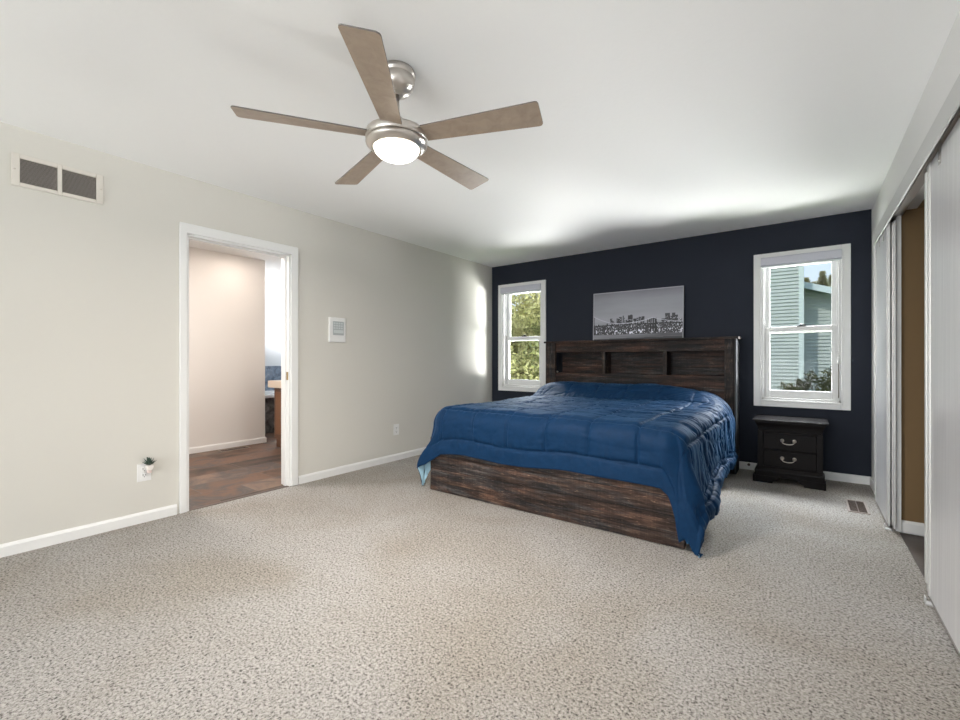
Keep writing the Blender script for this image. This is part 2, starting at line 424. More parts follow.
# baseboards
def baseb(name, segs, mat=M['trim']):
    mb = MB()
    for (ax, c, side, a0, a1) in segs:
        t1, t2, hh = .014, .007, .072
        pts = [(c, 0), (c + side * t1, 0), (c + side * t1, hh * .78), (c + side * t2, hh), (c, hh)]
        if ax == 'Y': mb.prism(pts, 'Y', a0, a1)
        else: mb.prism(pts, 'X', a0, a1)
    return struct(mb.build(name, mat))
baseb('baseboard_left', [('Y', LX, 1, RY, DY0 - .062), ('Y', LX, 1, DY1 + .068, BY)])
baseb('baseboard_back', [('X', BY, -1, LX + .014, -2.66), ('X', BY, -1, -.60, RX)])
baseb('baseboard_right', [('Y', RX, -1, 4.62, BY - .014)])
baseb('baseboard_closet', [('X', OY1 - .004, -1, RX + .024, CW)])
baseb('baseboard_bath', [('Y', -5.82, 1, .2, 3.005), ('X', 3.005, 1, -5.92, -5.806)])
baseb('baseboard_rear', [('X', RY, 1, LX, RX)])

# bath door casing and jamb
mb = MB()
cw, ct = .046, .018
for ya, yb in ((DY0 - cw, DY0 + .002), (DY1 - .002, DY1 + .062)):
    mb.box(LX, LX + ct, ya, yb, 0, DZ + .004)
mb.box(LX, LX + ct, DY0 - cw, DY1 + .062, DZ - .002, DZ + .070)
struct(mb.build('door_1_casing', M['trim'], bevel=.005)).name = 'trim_1'
mb = MB(); j = .018
mb.box(LX - .125, LX + .004, DY0, DY0 + j, 0, DZ); mb.box(LX - .125, LX + .004, DY1 - j, DY1, 0, DZ); mb.box(LX - .125, LX + .004, DY0, DY1, DZ - j, DZ)
mb.box(LX - .075, LX - .04, DY0 + j, DY0 + j + .01, 0, DZ - j); mb.box(LX - .075, LX - .04, DY1 - j - .01, DY1 - j, 0, DZ - j); mb.box(LX - .075, LX - .04, DY0 + j, DY1 - j, DZ - j - .01, DZ - j)
jamb = struct(mb.build('door_1', M['trim'], bevel=.002))
mb = MB(); mb.box(LX - .035, LX - .008, DY1 - j - .003, DY1 - j, .93, 1.0); mb.build('strike_plate', M['brass'], jamb)
mb = MB(); mb.box(LX - .03, LX + .004, DY0 + j, DY1 - j, -.004, .004); struct(mb.build('trim_2', M['register']))

# closet opening jamb (far side) and tracks
mb = MB(); mb.box(RX - .002, RX + .024, OY1 - .03, OY1 + .012, 0, OZ); struct(mb.build('trim_3', M['trim'], bevel=.002))

# ------------------------------------------------------------------ windows
def window(idx, W_, label):
    x0, x1, z0, z1 = W_; c = .066
    mb = MB()
    mb.box(x0 - c, x0, BY - .018, BY, z0 - c, z1 + c); mb.box(x1, x1 + c, BY - .018, BY, z0 - c, z1 + c)
    mb.box(x0, x1, BY - .018, BY, z1, z1 + c); mb.box(x0, x1, BY - .018, BY, z0 - c, z0)
    q = .018   # inner bead of the casing
    mb.box(x0 - q, x0, BY - .024, BY - .017, z0 - q, z1 + q); mb.box(x1, x1 + q, BY - .024, BY - .017, z0 - q, z1 + q)
    mb.box(x0, x1, BY - .024, BY - .017, z1, z1 + q); mb.box(x0, x1, BY - .024, BY - .017, z0 - q, z0)
    win = struct(mb.build('window_%d' % idx, M['trim'], bevel=.004))
    # jamb liner
    mb = MB(); t = .02
    mb.box(x0, x0 + t, BY - .004, BY + .16, z0, z1); mb.box(x1 - t, x1, BY - .004, BY + .16, z0, z1)
    mb.box(x0, x1, BY - .004, BY + .16, z1 - t, z1); mb.box(x0, x1, BY - .004, BY + .16, z0, z0 + t)
    mb.box(x0 + t, x0 + t + .01, BY + .035, BY + .042, z0, z1); mb.box(x1 - t - .01, x1 - t, BY + .035, BY + .042, z0, z1)
    mb.build('jamb_liner', M['vinyl'], win, bevel=.002)
    xa, xb = x0 + t, x1 - t; zm = 1.402
    def sash(nm, ya, yb, za, zb, s_):
        mb = MB(); 
        mb.box(xa, xa + s_, ya, yb, za, zb); mb.box(xb - s_, xb, ya, yb, za, zb)
        mb.box(xa + s_, xb - s_, ya, yb, zb - s_, zb); mb.box(xa + s_, xb - s_, ya, yb, za, za + (s_ + .025 if nm == 'lower_sash' else s_))
        o = mb.build(nm, M['vinyl'], win, bevel=.004)
        g = MB(); g.box(xa + s_ - .004, xb - s_ + .004, (ya + yb) / 2 - .003, (ya + yb) / 2 + .003, za + .02, zb - .02); g.build('pane', M['glass'], o)
        return o
    sash('upper_sash', BY + .088, BY + .118, zm - .03, z1 - t, .045)
    lo = sash('lower_sash', BY + .050, BY + .084, z0 + t, zm + .028, .047)
    mb = MB(); xc = (xa + xb) / 2 + .01
    mb.box(xc - .035, xc + .035, BY + .042, BY + .066, zm + .027, zm + .036)
    mb.lathe([(.013, 0), (.013, .012), (.006, .016)], (xc, BY + .056, zm + .036), 16)
    mb.box(xc - .005, xc + .035, BY + .044, BY + .052, zm + .04, zm + .05)
    mb.build('sash_lock', M['black_metal'], lo, bevel=.002)
    return win
window(1, WL, 'left'); window(2, WR, 'right')
# frame of the invented rear window (unseen, behind the camera)
mb = MB()
for a_ in ((-3.5, -3.43), (-2.26, -2.20), (-1.0, -.94), (.23, .30)): mb.box(a_[0], a_[1], RY - .04, RY + .0, .25, 2.3)
mb.box(-3.5, .3, RY - .04, RY, .25, .31); mb.box(-3.5, .3, RY - .04, RY, 2.24, 2.3)
w3 = struct(mb.build('window_3', M['trim'], bevel=.004))
mb = MB(); mb.box(-3.44, .24, RY - .03, RY - .024, .3, 2.25); mb.build('pane', M['glass'], w3)

# roller shades in the window heads
def shade(W_, label, wand):
    x0, x1, z0, z1 = W_
    SH = M.get('shade') or M.setdefault('shade', simple('shade_headrail', (.60, .60, .67), .4)); t = thing('roller_shade', label, 'window shade', ((x0 + x1) / 2, BY - .02, z1 - .09), 'raised roller shades in window heads')
    mb = MB(); pts = [(BY - .048, z1 - .062), (BY - .0245, z1 - .068), (BY - .0245, z1 + .02), (BY - .048, z1 + .02), (BY - .056, z1 + .010), (BY - .056, z1 - .052)]
    mb.prism(pts, 'X', x0 - .004, x1 + .002); mb.build('headrail', SH, t, bevel=.003)
    mb = MB(); mb.box(x0 + .004, x1 - .004, BY - .046, BY - .030, z1 - .078, z1 - .064); mb.build('bottom_rail', M['screen_light'], t, bevel=.003)
    if wand:
        mb = MB(); mb.tube([(x1 - .02, BY - .032, z1 - .06), (x1 - .02, BY - .032, 1.14)], .0016, 8)
        mb.build('cord', M['vinyl'], t)
        mb = MB(); mb.lathe([(.004, 1.14), (.010, 1.12), (.010, 1.085), (.004, 1.07)], (x1 - .02, BY - .032, 0), 14); mb.build('cord_cleat', M['vinyl'], t)
        mb = MB(); mb.tube([(x1 - .02, BY - .032, 1.075), (x1 - .02, BY - .032, .76)], .0035, 8); mb.build('tension_rod', M['register'], t)
    return t
shade(WL, 'raised white shade in the head of the narrow window left of the bed', False)
shade(WR, 'raised white shade with cord rod in window above the nightstand', True)

# ------------------------------------------------------------------ closet track, fascia, doors
FX = .428
mb = MB(); mb.prism([(FX, 1.995), (FX + .006, 1.99), (FX + .006, 2.082), (RX, 2.082), (RX, 2.09), (FX, 2.09)], 'Y', -.02, 4.56)
struct(mb.build('trim_4', M['fascia'], bevel=.001))
mb = MB()
for xa in (.4375, .459):
    mb.box(xa, xa + .002, 0, 4.55, 2.03, 2.08); mb.box(xa + .016, xa + .018, 0, 4.55, 2.03, 2.08); mb.box(xa, xa + .018, 0, 4.55, 2.072, 2.08)
mb.box(.4565, RX - .0, OY0, OY1 + .02, 2.024, 2.032); mb.box(RX, RX + .03, OY0, OY1, 2.035, 2.07)
struct(mb.build('trim_5', M['alu_dark']))

def closet_door(label, xf, y0, y1, grp='sliding closet doors', st=.07):
    t = thing('sliding_door', label, 'closet door', (xf, (y0 + y1) / 2, 0), grp); th = .014
    mb = MB(); mb.box(xf + .004, xf + th - .002, y0 + .01, y1 - .01, .018, 2.0); mb.build('panel', M['door_panel'], t)
    for ya, yb in ((y0, y0 + st), (y1 - st, y1)):
        mb = MB(); mb.box(xf + .001, xf + th, ya, yb, .03, 2.005)
        yo = ya if ya == y0 else yb; s_ = 1 if ya == y0 else -1
        mb.box(xf - .006, xf + .003, min(yo, yo + s_ * .026), max(yo, yo + s_ * .026), .07, 1.975)
        mb.box(xf - .003, xf + .003, min(yo + s_ * (st - .012), yo + s_ * st), max(yo + s_ * (st - .012), yo + s_ * st), .03, 2.0)
        mb.build('stile', M['alu'], t, bevel=.003)
    mb = MB(); mb.box(xf + .003, xf + th, y0 + st, y1 - st, .010, .024); mb.build('bottom_rail', M['alu_dark'], t, bevel=.002)
    for yy in (y0 + .22, y1 - .24):
        mb = MB(); mb.box(xf + .002, xf + .006, yy - .02, yy + .02, 1.93, 2.022); mb.box(xf + .0, xf + .003, yy - .012, yy + .012, 1.95, 1.965); mb.build('roller_bracket', M['alu_dark'], t, bevel=.001)
    return t
closet_door('wide brushed silver sliding closet door nearest the right picture edge', .4555, 1.42, 2.885)
closet_door('brushed silver sliding closet door hanging in front at the far end', .4355, 3.885, 4.54, st=.045)
closet_door('brushed silver closet door tucked behind the front one at the far end', .458, 3.845, 4.50, st=.045)
closet_door('brushed silver sliding closet door on the front track beside the wide near one', .4355, .05, 1.50, st=.07)
# floor guides
def guide(label, x, y):
    mb = MB(); mb.box(x - .012, x + .026, y - .018, y + .018, 0, .008); mb.box(x - .012, x - .008, y - .016, y + .016, 0, .034)
    tag(mb.build('floor_guide', M['alu'], loc=(x, y, 0), bevel=.0015), label, 'door guide', 'closet door floor guides')
guide('small metal floor guide at the corner of the near closet door', .449, 2.80)
guide('small metal floor guide at the foot of the far closet doors', .430, 3.88)

# ------------------------------------------------------------------ ceiling fan
FC = Vector((-1.519, 1.401, 0)); fx, fy = FC.x, FC.y
fan = thing('ceiling_fan', 'brushed nickel ceiling fan with five tan blades and lit bowl', 'ceiling fan', (fx, fy, 2.13))
mb = MB(); mb.lathe([(.082, 2.44), (.086, 2.425), (.086, 2.414), (.080, 2.411), (.080, 2.408), (.084, 2.404), (.078, 2.37), (.058, 2.343), (.030, 2.332), (.018, 2.330)], (fx, fy, 0), 48)
mb.build('canopy', M['nickel'], fan)
mb = MB(); mb.lathe([(.0125, 2.335), (.0125, 2.19)], (fx, fy, 0), 20); mb.build('downrod', M['nickel'], fan)
mb = MB(); mb.lathe([(.028, 2.225), (.034, 2.215), (.034, 2.18), (.060, 2.168), (.118, 2.164), (.137, 2.155), (.141, 2.143), (.141, 2.121), (.136, 2.116), (.10, 2.116)], (fx, fy, 0), 64)
mh = mb.build('motor_housing', M['nickel'], fan)
mb = MB(); mb.lathe([(.134, 2.119), (.134, 2.108)], (fx, fy, 0), 64); mb.build('groove_ring', M['black_metal'], mh)
mb = MB(); mb.lathe([(.10, 2.113), (.138, 2.112), (.141, 2.106), (.139, 2.099), (.118, 2.080), (.108, 2.077), (.103, 2.084)], (fx, fy, 0), 64)
lk = mb.build('light_ring', M['nickel'], fan)
prof = [(.103, 2.086)] + [(.103 * math.cos(a_), 2.084 - .054 * math.sin(a_)) for a_ in [k * math.pi / 2 / 10 for k in range(10)]] + [(.0005, 2.030)]
mb = MB(); mb.lathe(prof, (fx, fy, 0), 48); lb = mb.build('light_bowl', M['lamp'], fan); lb['label'] = 'glowing frosted glass bowl'
ldat = bpy.data.lights.new('fan_lamp', 'AREA'); ldat.shape = 'DISK'; ldat.size = .12; ldat.energy = 45; ldat.color = (1, .94, .87)
lo = bpy.data.objects.new('fan_lamp', ldat); C.objects.link(lo); lo.location = (fx, fy, 2.026)

for k in range(5):
    th = R(19.3 + 72 * k); er = Vector((math.cos(th), math.sin(th), 0)); et = Vector((-math.sin(th), math.cos(th), 0))
    pitch = R(12); wv = et * math.cos(pitch) - Vector((0, 0, 1)) * math.sin(pitch); nv = er.cross(wv).normalized()
    z0 = 2.136
    # outline in (r, s): s>0 is the lower edge
    out = []
    r0, r1 = .138, .668
    N = 14
    def half(r): return .048 + (.069 - .048) * ((r - r0) / (r1 - r0))
    top = [(r0 + (r1 - .012 - r0) * i / N, half(r0 + (r1 - r0) * i / N)) for i in range(N + 1)]
    tip = [(r1 - .003, .066), (r1 + .003, .055), (r1 + .001, -.055), (r1 - .004, -.066)]
    bot = [(r0 + (r1 - .012 - r0) * i / N, -half(r0 + (r1 - r0) * i / N)) for i in range(N, -1, -1)]
    out = top + tip + bot
    mb = MB(); bm = mb.bm
    P = lambda r, s, t: Vector((fx, fy, z0)) + er * r + wv * s + nv * t
    A = [bm.verts.new(P(r, s, 0.0028)) for r, s in out]; B = [bm.verts.new(P(r, s, -0.0028)) for r, s in out]
    f = bm.faces.new(A); f = bm.faces.new(B[::-1])
    for i in range(len(out)):
        f = bm.faces.new((A[i], B[i], B[(i+1) % len(out)], A[(i+1) % len(out)])); f.material_index = 1
    bl = mb.build('blade', [M['blade'], M['blade_edge']], fan)
    # blade iron from the motor ring to the blade root
    mb = MB(); bm = mb.bm
    o2 = [(.09, .022), (.15, .030), (.215, .018), (.215, -.018), (.15, -.030), (.09, -.022)]
    A = [bm.verts.new(P(r, s, .0065)) for r, s in o2]; B = [bm.verts.new(P(r, s, .0030)) for r, s in o2]
    bm.faces.new(A); bm.faces.new(B[::-1])
    for i in range(6): bm.faces.new((A[i], B[i], B[(i+1) % 6], A[(i+1) % 6]))
    mb.build('blade_iron', M['nickel'], bl)

# ------------------------------------------------------------------ wall fittings
# return air grille
def grille():
    y0, y1, z0, z1 = .412, .818, 2.100, 2.286
    t = thing('air_return_grille', 'cream metal return air grille with two louvred openings high on wall', 'vent', (LX, (y0 + y1) / 2, z0))
    ops = [(.446, .604), (.624, .783)]; za, zb = 2.122, 2.262
    mb = MB(); X0, X1 = LX, LX + .012
    mb.box(X0, X1, y0, ops[0][0], z0, z1); mb.box(X0, X1, ops[0][1], ops[1][0], z0, z1); mb.box(X0, X1, ops[1][1], y1, z0, z1)
    for a_, b_ in ops: mb.box(X0, X1, a_, b_, z0, za); mb.box(X0, X1, a_, b_, zb, z1)
    mb.build('frame', M['grille_frame'], t, bevel=.003)
    for a_, b_ in ops:
        mb = MB(); mb.box(LX + .0005, LX + .002, a_, b_, za, zb, 1)
        n = 20
        for i in range(n):
            zc = za + (zb - za) * (i + .5) / n
            mb.prism([(LX + .002, zc + .0033), (LX + .009, zc - .0025), (LX + .009, zc - .0035), (LX + .002, zc + .0022)], 'Y', a_, b_)
        mb.build('louvres', [M['grey_grille'], M['dark']], t)
    for yy in (.424, .806):
        mb = MB(); mb.lathe([(.0045, LX + .012), (.003, LX + .014), (.0005, LX + .0145)], (0, yy, 2.193), 12, 'X'); mb.build('screw', M['pewter'], t)
grille()
# control panel
t = thing('wall_control_panel', 'white wall-mounted control panel with grey display between door and bed', 'control panel', (LX, 2.565, 1.275))
mb = MB(); mb.box(LX, LX + .022, 2.472, 2.655, 1.275, 1.512); mb.build('housing', M['plastic'], t, bevel=.006)
mb = MB(); mb.box(LX + .021, LX + .024, 2.508, 2.630, 1.343, 1.474); mb.build('keypad', M['screen'], t, bevel=.001)
mb = MB(); mb.box(LX + .0235, LX + .0255, 2.518, 2.622, 1.362, 1.393); mb.build('display', M['screen_light'], t)
mb = MB()
for r_ in range(3):
    for c_ in range(4): mb.box(LX + .0235, LX + .0262, 2.516 + c_ * .027, 2.536 + c_ * .027, 1.402 + r_ * .023, 1.417 + r_ * .023)
mb.build('buttons', M['screen_light'], t, bevel=.001)

def outlet(label, yc, zc, ax='X'):
    t = thing('wall_outlet', label, 'outlet', (LX, yc, zc - .064), 'wall outlets on the beige wall')
    mb = MB(); mb.box(LX, LX + .006, yc - .040, yc + .040, zc - .060, zc + .060); mb.build('cover_plate', M['plastic'], t, bevel=.003)
    for dz in (-.021, .021):
        mb = MB(); mb.box(LX + .005, LX + .008, yc - .017, yc + .017, zc + dz - .0165, zc + dz + .0165); r_ = mb.build('receptacle', M['plastic'], t, bevel=.002)
        mb = MB(); mb.box(LX + .0075, LX + .0083, yc - .009, yc - .006, zc + dz - .002, zc + dz + .009); mb.box(LX + .0075, LX + .0083, yc + .006, yc + .009, zc + dz - .002, zc + dz + .008)
        mb.lathe([(.003, LX + .0075), (.003, LX + .0083)], (0, yc, zc + dz - .009), 10, 'X'); mb.build('slots', M['dark'], r_)
    mb = MB(); mb.lathe([(.003, LX + .006), (.002, LX + .0075)], (0, yc, zc), 10, 'X'); mb.build('screw', M['pewter'], t)
outlet('white duplex wall outlet beside the bathroom doorway, under the succulent', 1.035, .340)
outlet('white duplex wall outlet between the control panel and the bed', 3.328, .338)
# plug-in with little succulent
t = thing('potted_succulent', 'tiny green succulent in white pot plugged into the outlet', 'plant', (LX + .035, 1.062, .350))
mb = MB(); mb.prism([(1.040, .355), (1.076, .355), (1.080, .388), (1.036, .388)], 'X', LX + .008, LX + .044); mb.build('pot', M['pot'], t, bevel=.007)
mb = MB(); mb.box(LX + .010, LX + .040, 1.046, 1.070, .334, .356); mb.build('plug_body', M['pink'], t, bevel=.005)
random.seed(4)
mb = MB(); bm = mb.bm
for ring, (n, tilt, ln) in enumerate(((4, 12, .050), (7, 32, .050), (9, 55, .042))):
    for i in range(n):
        a_ = 2 * math.pi * i / n + ring * .6; tl = R(tilt + random.uniform(-5, 5))
        d = Vector((math.cos(a_) * math.sin(tl), math.sin(a_) * math.sin(tl), math.cos(tl)))
        side = Vector((-math.sin(a_), math.cos(a_), 0)); up = side.cross(d)
        base = Vector((LX + .026, 1.058, .386)) + d * .004; L_ = ln * random.uniform(.85, 1.1)
        ringv = []
        for s_, w_ in ((0, .0045), (.35, .0085), (.7, .006), (1.0, .0008)):
            p = base + d * L_ * s_ + Vector((0, 0, 1)) * .006 * s_ * s_
            ringv.append([bm.verts.new(p + side * w_), bm.verts.new(p + up * w_ * .4), bm.verts.new(p - side * w_), bm.verts.new(p - up * w_ * .4)])
        for A, B in zip(ringv, ringv[1:]):
            for j_ in range(4): bm.faces.new((A[j_], A[(j_+1) % 4], B[(j_+1) % 4], B[j_]))
        bm.faces.new(ringv[0]); bm.faces.new(ringv[-1])
mb.build('rosette', M['leaf_dark'], t, smooth=True)

# small jack on the back baseboard
mb = MB(); mb.lathe([(.013, BY - .014), (.013, BY - .022), (.007, BY - .026)], (-.452, 0, .052), 16, 'Y')
tag(mb.build('cable_jack', M['register'], loc=(-.452, BY - .014, .052)), 'tiny dark round jack on white baseboard between bed and nightstand', 'jack')

# floor register in the carpet
def register(label, x0, x1, y0, y1, z, along):
    t = thing('floor_register', label, 'floor vent', ((x0 + x1) / 2, (y0 + y1) / 2, z), 'floor registers')
    b = .014; mb = MB()
    mb.box(x0, x0 + b, y0, y1, z, z + .006); mb.box(x1 - b, x1, y0, y1, z, z + .006); mb.box(x0 + b, x1 - b, y0, y0 + b, z, z + .006); mb.box(x0 + b, x1 - b, y1 - b, y1, z, z + .006)
    mb.build('frame', M['register_light'], t, bevel=.001)
    mb = MB(); mb.box(x0 + b, x1 - b, y0 + b, y1 - b, z + .0003, z + .001, 1)
    if along == 'Y':
        n = int((y1 - y0) / .012)
        for i in range(1, n): yy = y0 + b + (y1 - y0 - 2*b) * i / n; mb.box(x0 + b, x1 - b, yy - .0016, yy + .0016, z + .001, z + .005)
        mb.box((x0+x1)/2 - .003, (x0+x1)/2 + .003, y0 + b, y1 - b, z + .001, z + .0055)
    else:
        n = int((y1 - y0) / .012)
        for i in range(1, n): yy = y0 + b + (y1 - y0 - 2*b) * i / n; mb.box(x0 + b, x1 - b, yy - .0016, yy + .0016, z + .001, z + .005)
    mb.build('grille', [M['register'], M['dark']], t)
register('brown metal floor register in the carpet near the closet doors', .255, .378, 4.165, 4.50, .001, 'Y')
register('dark floor register in the bathroom tiles against the wall', -5.74, -5.62, 2.38, 2.72, -.003, 'Y')

# ------------------------------------------------------------------ nightstand
def nightstand():
    xc, yf = -.110, 4.70; t = thing('nightstand', 'black two-drawer nightstand with bail pulls under the window', 'nightstand', (xc, 4.90, 0))
    yb = 5.13; E_ = M['espresso']
    mb = MB(); mb.box(-.385, .166, yf - .015, yb, .556, .570); tp = mb.build('top', simple('espresso_top', (.010, .008, .008), .2), t, bevel=.006, seg=3)
    # cove below the top: stepped frusta
    mb = MB(); bm = mb.bm
    prof = [(.004, .556), (.006, .550), (.006, .538), (.012, .530), (.022, .510), (.026, .488), (.026, .478), (.034, .472), (.034, .462)]
    rings = []
    for o_, z in prof:
        a0, a1, b0 = -.370 + o_, .150 - o_, yf + .0 + o_
        rings.append([bm.verts.new(p) for p in ((a0, b0, z), (a1, b0, z), (a1, yb - .005, z), (a0, yb - .005, z))])
    for A, B in zip(rings, rings[1:]):
        for i in range(4): bm.faces.new((A[i], A[(i+1) % 4], B[(i+1) % 4], B[i]))
    bm.faces.new(rings[0]); bm.faces.new(rings[-1]); mb.build('cornice', E_, t)
    mb = MB(); mb.box(-.345, -.303, yf + .022, yb - .01, .12, .465); mb.box(.083, .125, yf + .022, yb - .01, .12, .465); mb.box(-.303, .083, yf + .045, yb - .01, .12, .465)
    mb.box(-.303, .083, yf + .030, yf + .05, .298, .306); mb.box(-.303, .083, yf + .030, yf + .05, .452, .465); mb.box(-.303, .083, yf + .030, yf + .05, .12, .145)
    mb.build('carcass', E_, t, bevel=.002)
    for za, zb in ((.308, .450), (.147, .296)):
        mb = MB(); mb.box(-.300, .080, yf + .018, yf + .045, za, zb); dr = mb.build('drawer', E_, t, bevel=.003)
        zc = (za + zb) / 2 + .012; y_ = yf + .018
        mb = MB()
        for xx in (-.161, -.072):
            mb.lathe([(.015, y_), (.016, y_ - .003), (.013, y_ - .006), (.006, y_ - .008), (.005, y_ - .016), (.007, y_ - .020), (.0005, y_ - .022)], (xx, 0, zc), 20, 'Y')
        pts = [(-.161, y_ - .014, zc)] + [(-.1165 - .0445 * math.cos(a_), y_ - .018, zc - .004 - .026 * math.sin(a_) ** .7) for a_ in [k * math.pi / 12 for k in range(1, 12)]] + [(-.072, y_ - .014, zc)]
        mb.tube(pts, .0035, 8); mb.build('pull', M['pewter'], dr, smooth=True)
    # base moulding and bracket feet
    mb = MB(); bm = mb.bm; rings = []
    for o_, z in [(.030, .145), (.026, .138), (.018, .125), (.010, .112), (.008, .100), (.012, .094), (.012, .060)]:
        a0, a1, b0 = -.378 + o_, .142 - o_ , yf - .004 + o_
        rings.append([bm.verts.new(p) for p in ((a0, b0, z), (a1, b0, z), (a1, yb - .005, z), (a0, yb - .005, z))])
    for A, B in zip(rings, rings[1:]):
        for i in range(4): bm.faces.new((A[i], A[(i+1) % 4], B[(i+1) % 4], B[i]))
    bm.faces.new(rings[0]); bm.faces.new(rings[-1]); mb.build('base_moulding', E_, t)
    for sx_ in (0, 1):
        for sy_ in (0, 1):
            x_ = (-.372, .136)[sx_]; d = 1 if sx_ == 0 else -1; ya = yf + .004 if sy_ == 0 else yb - .03
            mb = MB(); mb.prism([(x_ - d * .012, .0), (x_ + d * .14, .0), (x_ + d * .145, .018), (x_ + d * .18, .034), (x_ + d * .19, .062), (x_ + d * .002, .062), (x_ - d * .006, .03)], 'Y', ya, ya + .022)
            y2 = yf - .006 if sy_ == 0 else yb - .12
            mb.box(min(x_ - d * .010, x_ + d * .012), max(x_ - d * .010, x_ + d * .012), y2 + .006, y2 + .12, 0, .062)
            mb.build('foot', E_, t, bevel=.003)
nightstand()

# ------------------------------------------------------------------ bed
bed = thing('bed', 'rustic dark plank king bed with bookcase headboard', 'bed', (-1.563, 3.8, 0))
BX0, BX1 = -2.565, -.561
mb = MB(); mb.box(BX0, BX1, 2.75, 2.80, .004, .448); mb.build('footboard', M['plank_foot'], bed, bevel=.002)
for a_, b_ in ((BX0 + .012, BX0 + .05), (BX1 - .05, BX1 - .012)):
    mb = MB(); mb.box(a_, b_, 2.80, 4.90, .06, .42); mb.build('side_rail', M['plank'], bed, bevel=.003)
mb = MB(); mb.box(BX0 + .06, BX1 - .06, 2.82, 4.86, .30, .655); mb.build('mattress', M['sheet'], bed, bevel=.06, seg=4)
# headboard: bookcase 0.25 m deep
HX0, HX1, HY0, HY1 = -2.592, -.532, 4.87, 5.12
n0, n1 = .948, 1.196
hb = MB()
hb.box(HX0 + .13, HX1 - .10, HY0 + .015, HY0 + .04, .28, n0 - .0); hb.box(HX0 + .13, HX1 - .10, HY0 + .015, HY0 + .04, n1, 1.312)   # lower boards / frieze
hb.box(HX0 + .13, HX1 - .10, HY0 + .20, HY1, n0, n1)                      # niche back
hb.box(HX0 + .13, HX1 - .10, HY0 + .04, HY0 + .20, n0 - .02, n0); hb.box(HX0 + .13, HX1 - .10, HY0 + .04, HY0 + .20, n1, n1 + .02)
hbo = hb.build('headboard', M['plank'], bed, bevel=.002)
for a_, b_ in ((HX0, HX0 + .13), (HX1 - .10, HX1 - .012)):
    mb = MB(); mb.box(a_, b_, HY0, HY0 + .04, .0, 1.312); mb.build('stile', M['plank_v'], hbo, bevel=.002)
for a_, b_ in ((HX0, HX0 + .02), (HX1 - .018, HX1 - .0)):
    mb = MB(); mb.box(a_, b_, HY0 + .04 if a_ < -2 else HY0 + .002, HY1, 0, 1.312); o = mb.build('side_panel', M['plank_v'] if a_ < -2 else M['edge'], hbo, bevel=.002)
for xc in (-1.855, -1.188):
    mb = MB(); mb.box(xc - .019, xc + .019, HY0 + .012, HY0 + .20, n0, n1); mb.build('divider', M['plank_v'], hbo, bevel=.002)
mb = MB(); mb.box(HX0 - .018, HX1 + .022, HY0 - .02, HY1 + .01, 1.312, 1.334); mb.build('cap_board', M['plank'], hbo, bevel=.004)
mb = MB(); mb.lathe([(.010, HY0 + .02), (.012, HY0 + .012), (.006, HY0 + .004), (.0005, HY0 + .002)], (HX0 + .155, 0, n0 + .014), 16, 'Y')
mb.build('knob', M['pewter'], hbo, smooth=True)

# ------------------------------------------------------------------ comforter
rng = np.random.RandomState(7)
def vnoise(x, y, seed):
    """smooth value noise, vectorised"""
    r = np.random.RandomState(seed); T = r.rand(64, 64)
    xi = np.floor(x).astype(int); yi = np.floor(y).astype(int); xf = x - xi; yf = y - yi
    u = xf * xf * xf * (xf * (xf * 6 - 15) + 10); v = yf * yf * yf * (yf * (yf * 6 - 15) + 10)
    g = lambda a_, b_: T[a_ % 64, b_ % 64]
    return ((g(xi, yi) * (1 - u) + g(xi + 1, yi) * u) * (1 - v) + (g(xi, yi + 1) * (1 - u) + g(xi + 1, yi + 1) * u) * v) * 2 - 1
def fbm(x, y, seed, o=3):
    s_ = 0; a_ = 1
    for i in range(o): s_ = s_ + a_ * vnoise(x * 2 ** i, y * 2 ** i, seed + i); a_ *= .5
    return s_
def ridge(x, y, seed):   # creases: sharp valleys, rounded hills
    n = fbm(x, y, seed, 2); return 1 - np.minimum(1, np.abs(n) * 2.2)
sm = lambda e0, e1, x: (lambda t: t * t * (3 - 2 * t))(np.clip((x - e0) / (e1 - e0), 0, 1))
XL, XR, YF, YH = -2.43, -.685, 2.862, 4.862
AL, AR, BF = .50, .655, .44          # arc-length of overhang left, right, front
step = .008
ps = np.arange(XL - AL, XR + AR + 1e-6, step); qs = np.arange(YF - BF, YH + 1e-6, step)
Pg, Qg = np.meshgrid(ps, qs, indexing='ij')
aR = np.maximum(Pg - XR, 0); aL = np.maximum(XL - Pg, 0); b = np.maximum(YF - Qg, 0)
a = aR + aL; d = np.hypot(a, b); sgn = np.where(Pg > (XL + XR) / 2, 1., -1.)
cx = np.clip(Pg, XL, XR); cy = np.clip(Qg, YF, YH)
phi = np.arctan2(b, np.maximum(a, 1e-9)); phi = np.where(d < 1e-9, 0, phi)
r_ = np.where(sgn > 0, .150, .145) * np.ones_like(d); r_ = np.where(phi > .8, .135, r_)
# height of the top with pillow mound
wid = 1 - sm(.78, 1.12, np.abs(Pg + 1.56)) * .75 - .42 * sm(.25, .95, Pg + 1.56)
mound = sm(4.33, 4.60, cy + .03 * vnoise(Pg * 2.2, Pg * 0, 5)) * (.142 + .012 * vnoise(Pg * 1.7, Pg * 0 + 3, 6)) * wid
mound = mound - .03 * sm(4.76, 4.86, cy)
Ht = .712 + mound + .010 * fbm(Pg * 2.3, Qg * 2.0, 11) - .012 * sm(0, .35, np.abs(cx + 1.56) - .62)
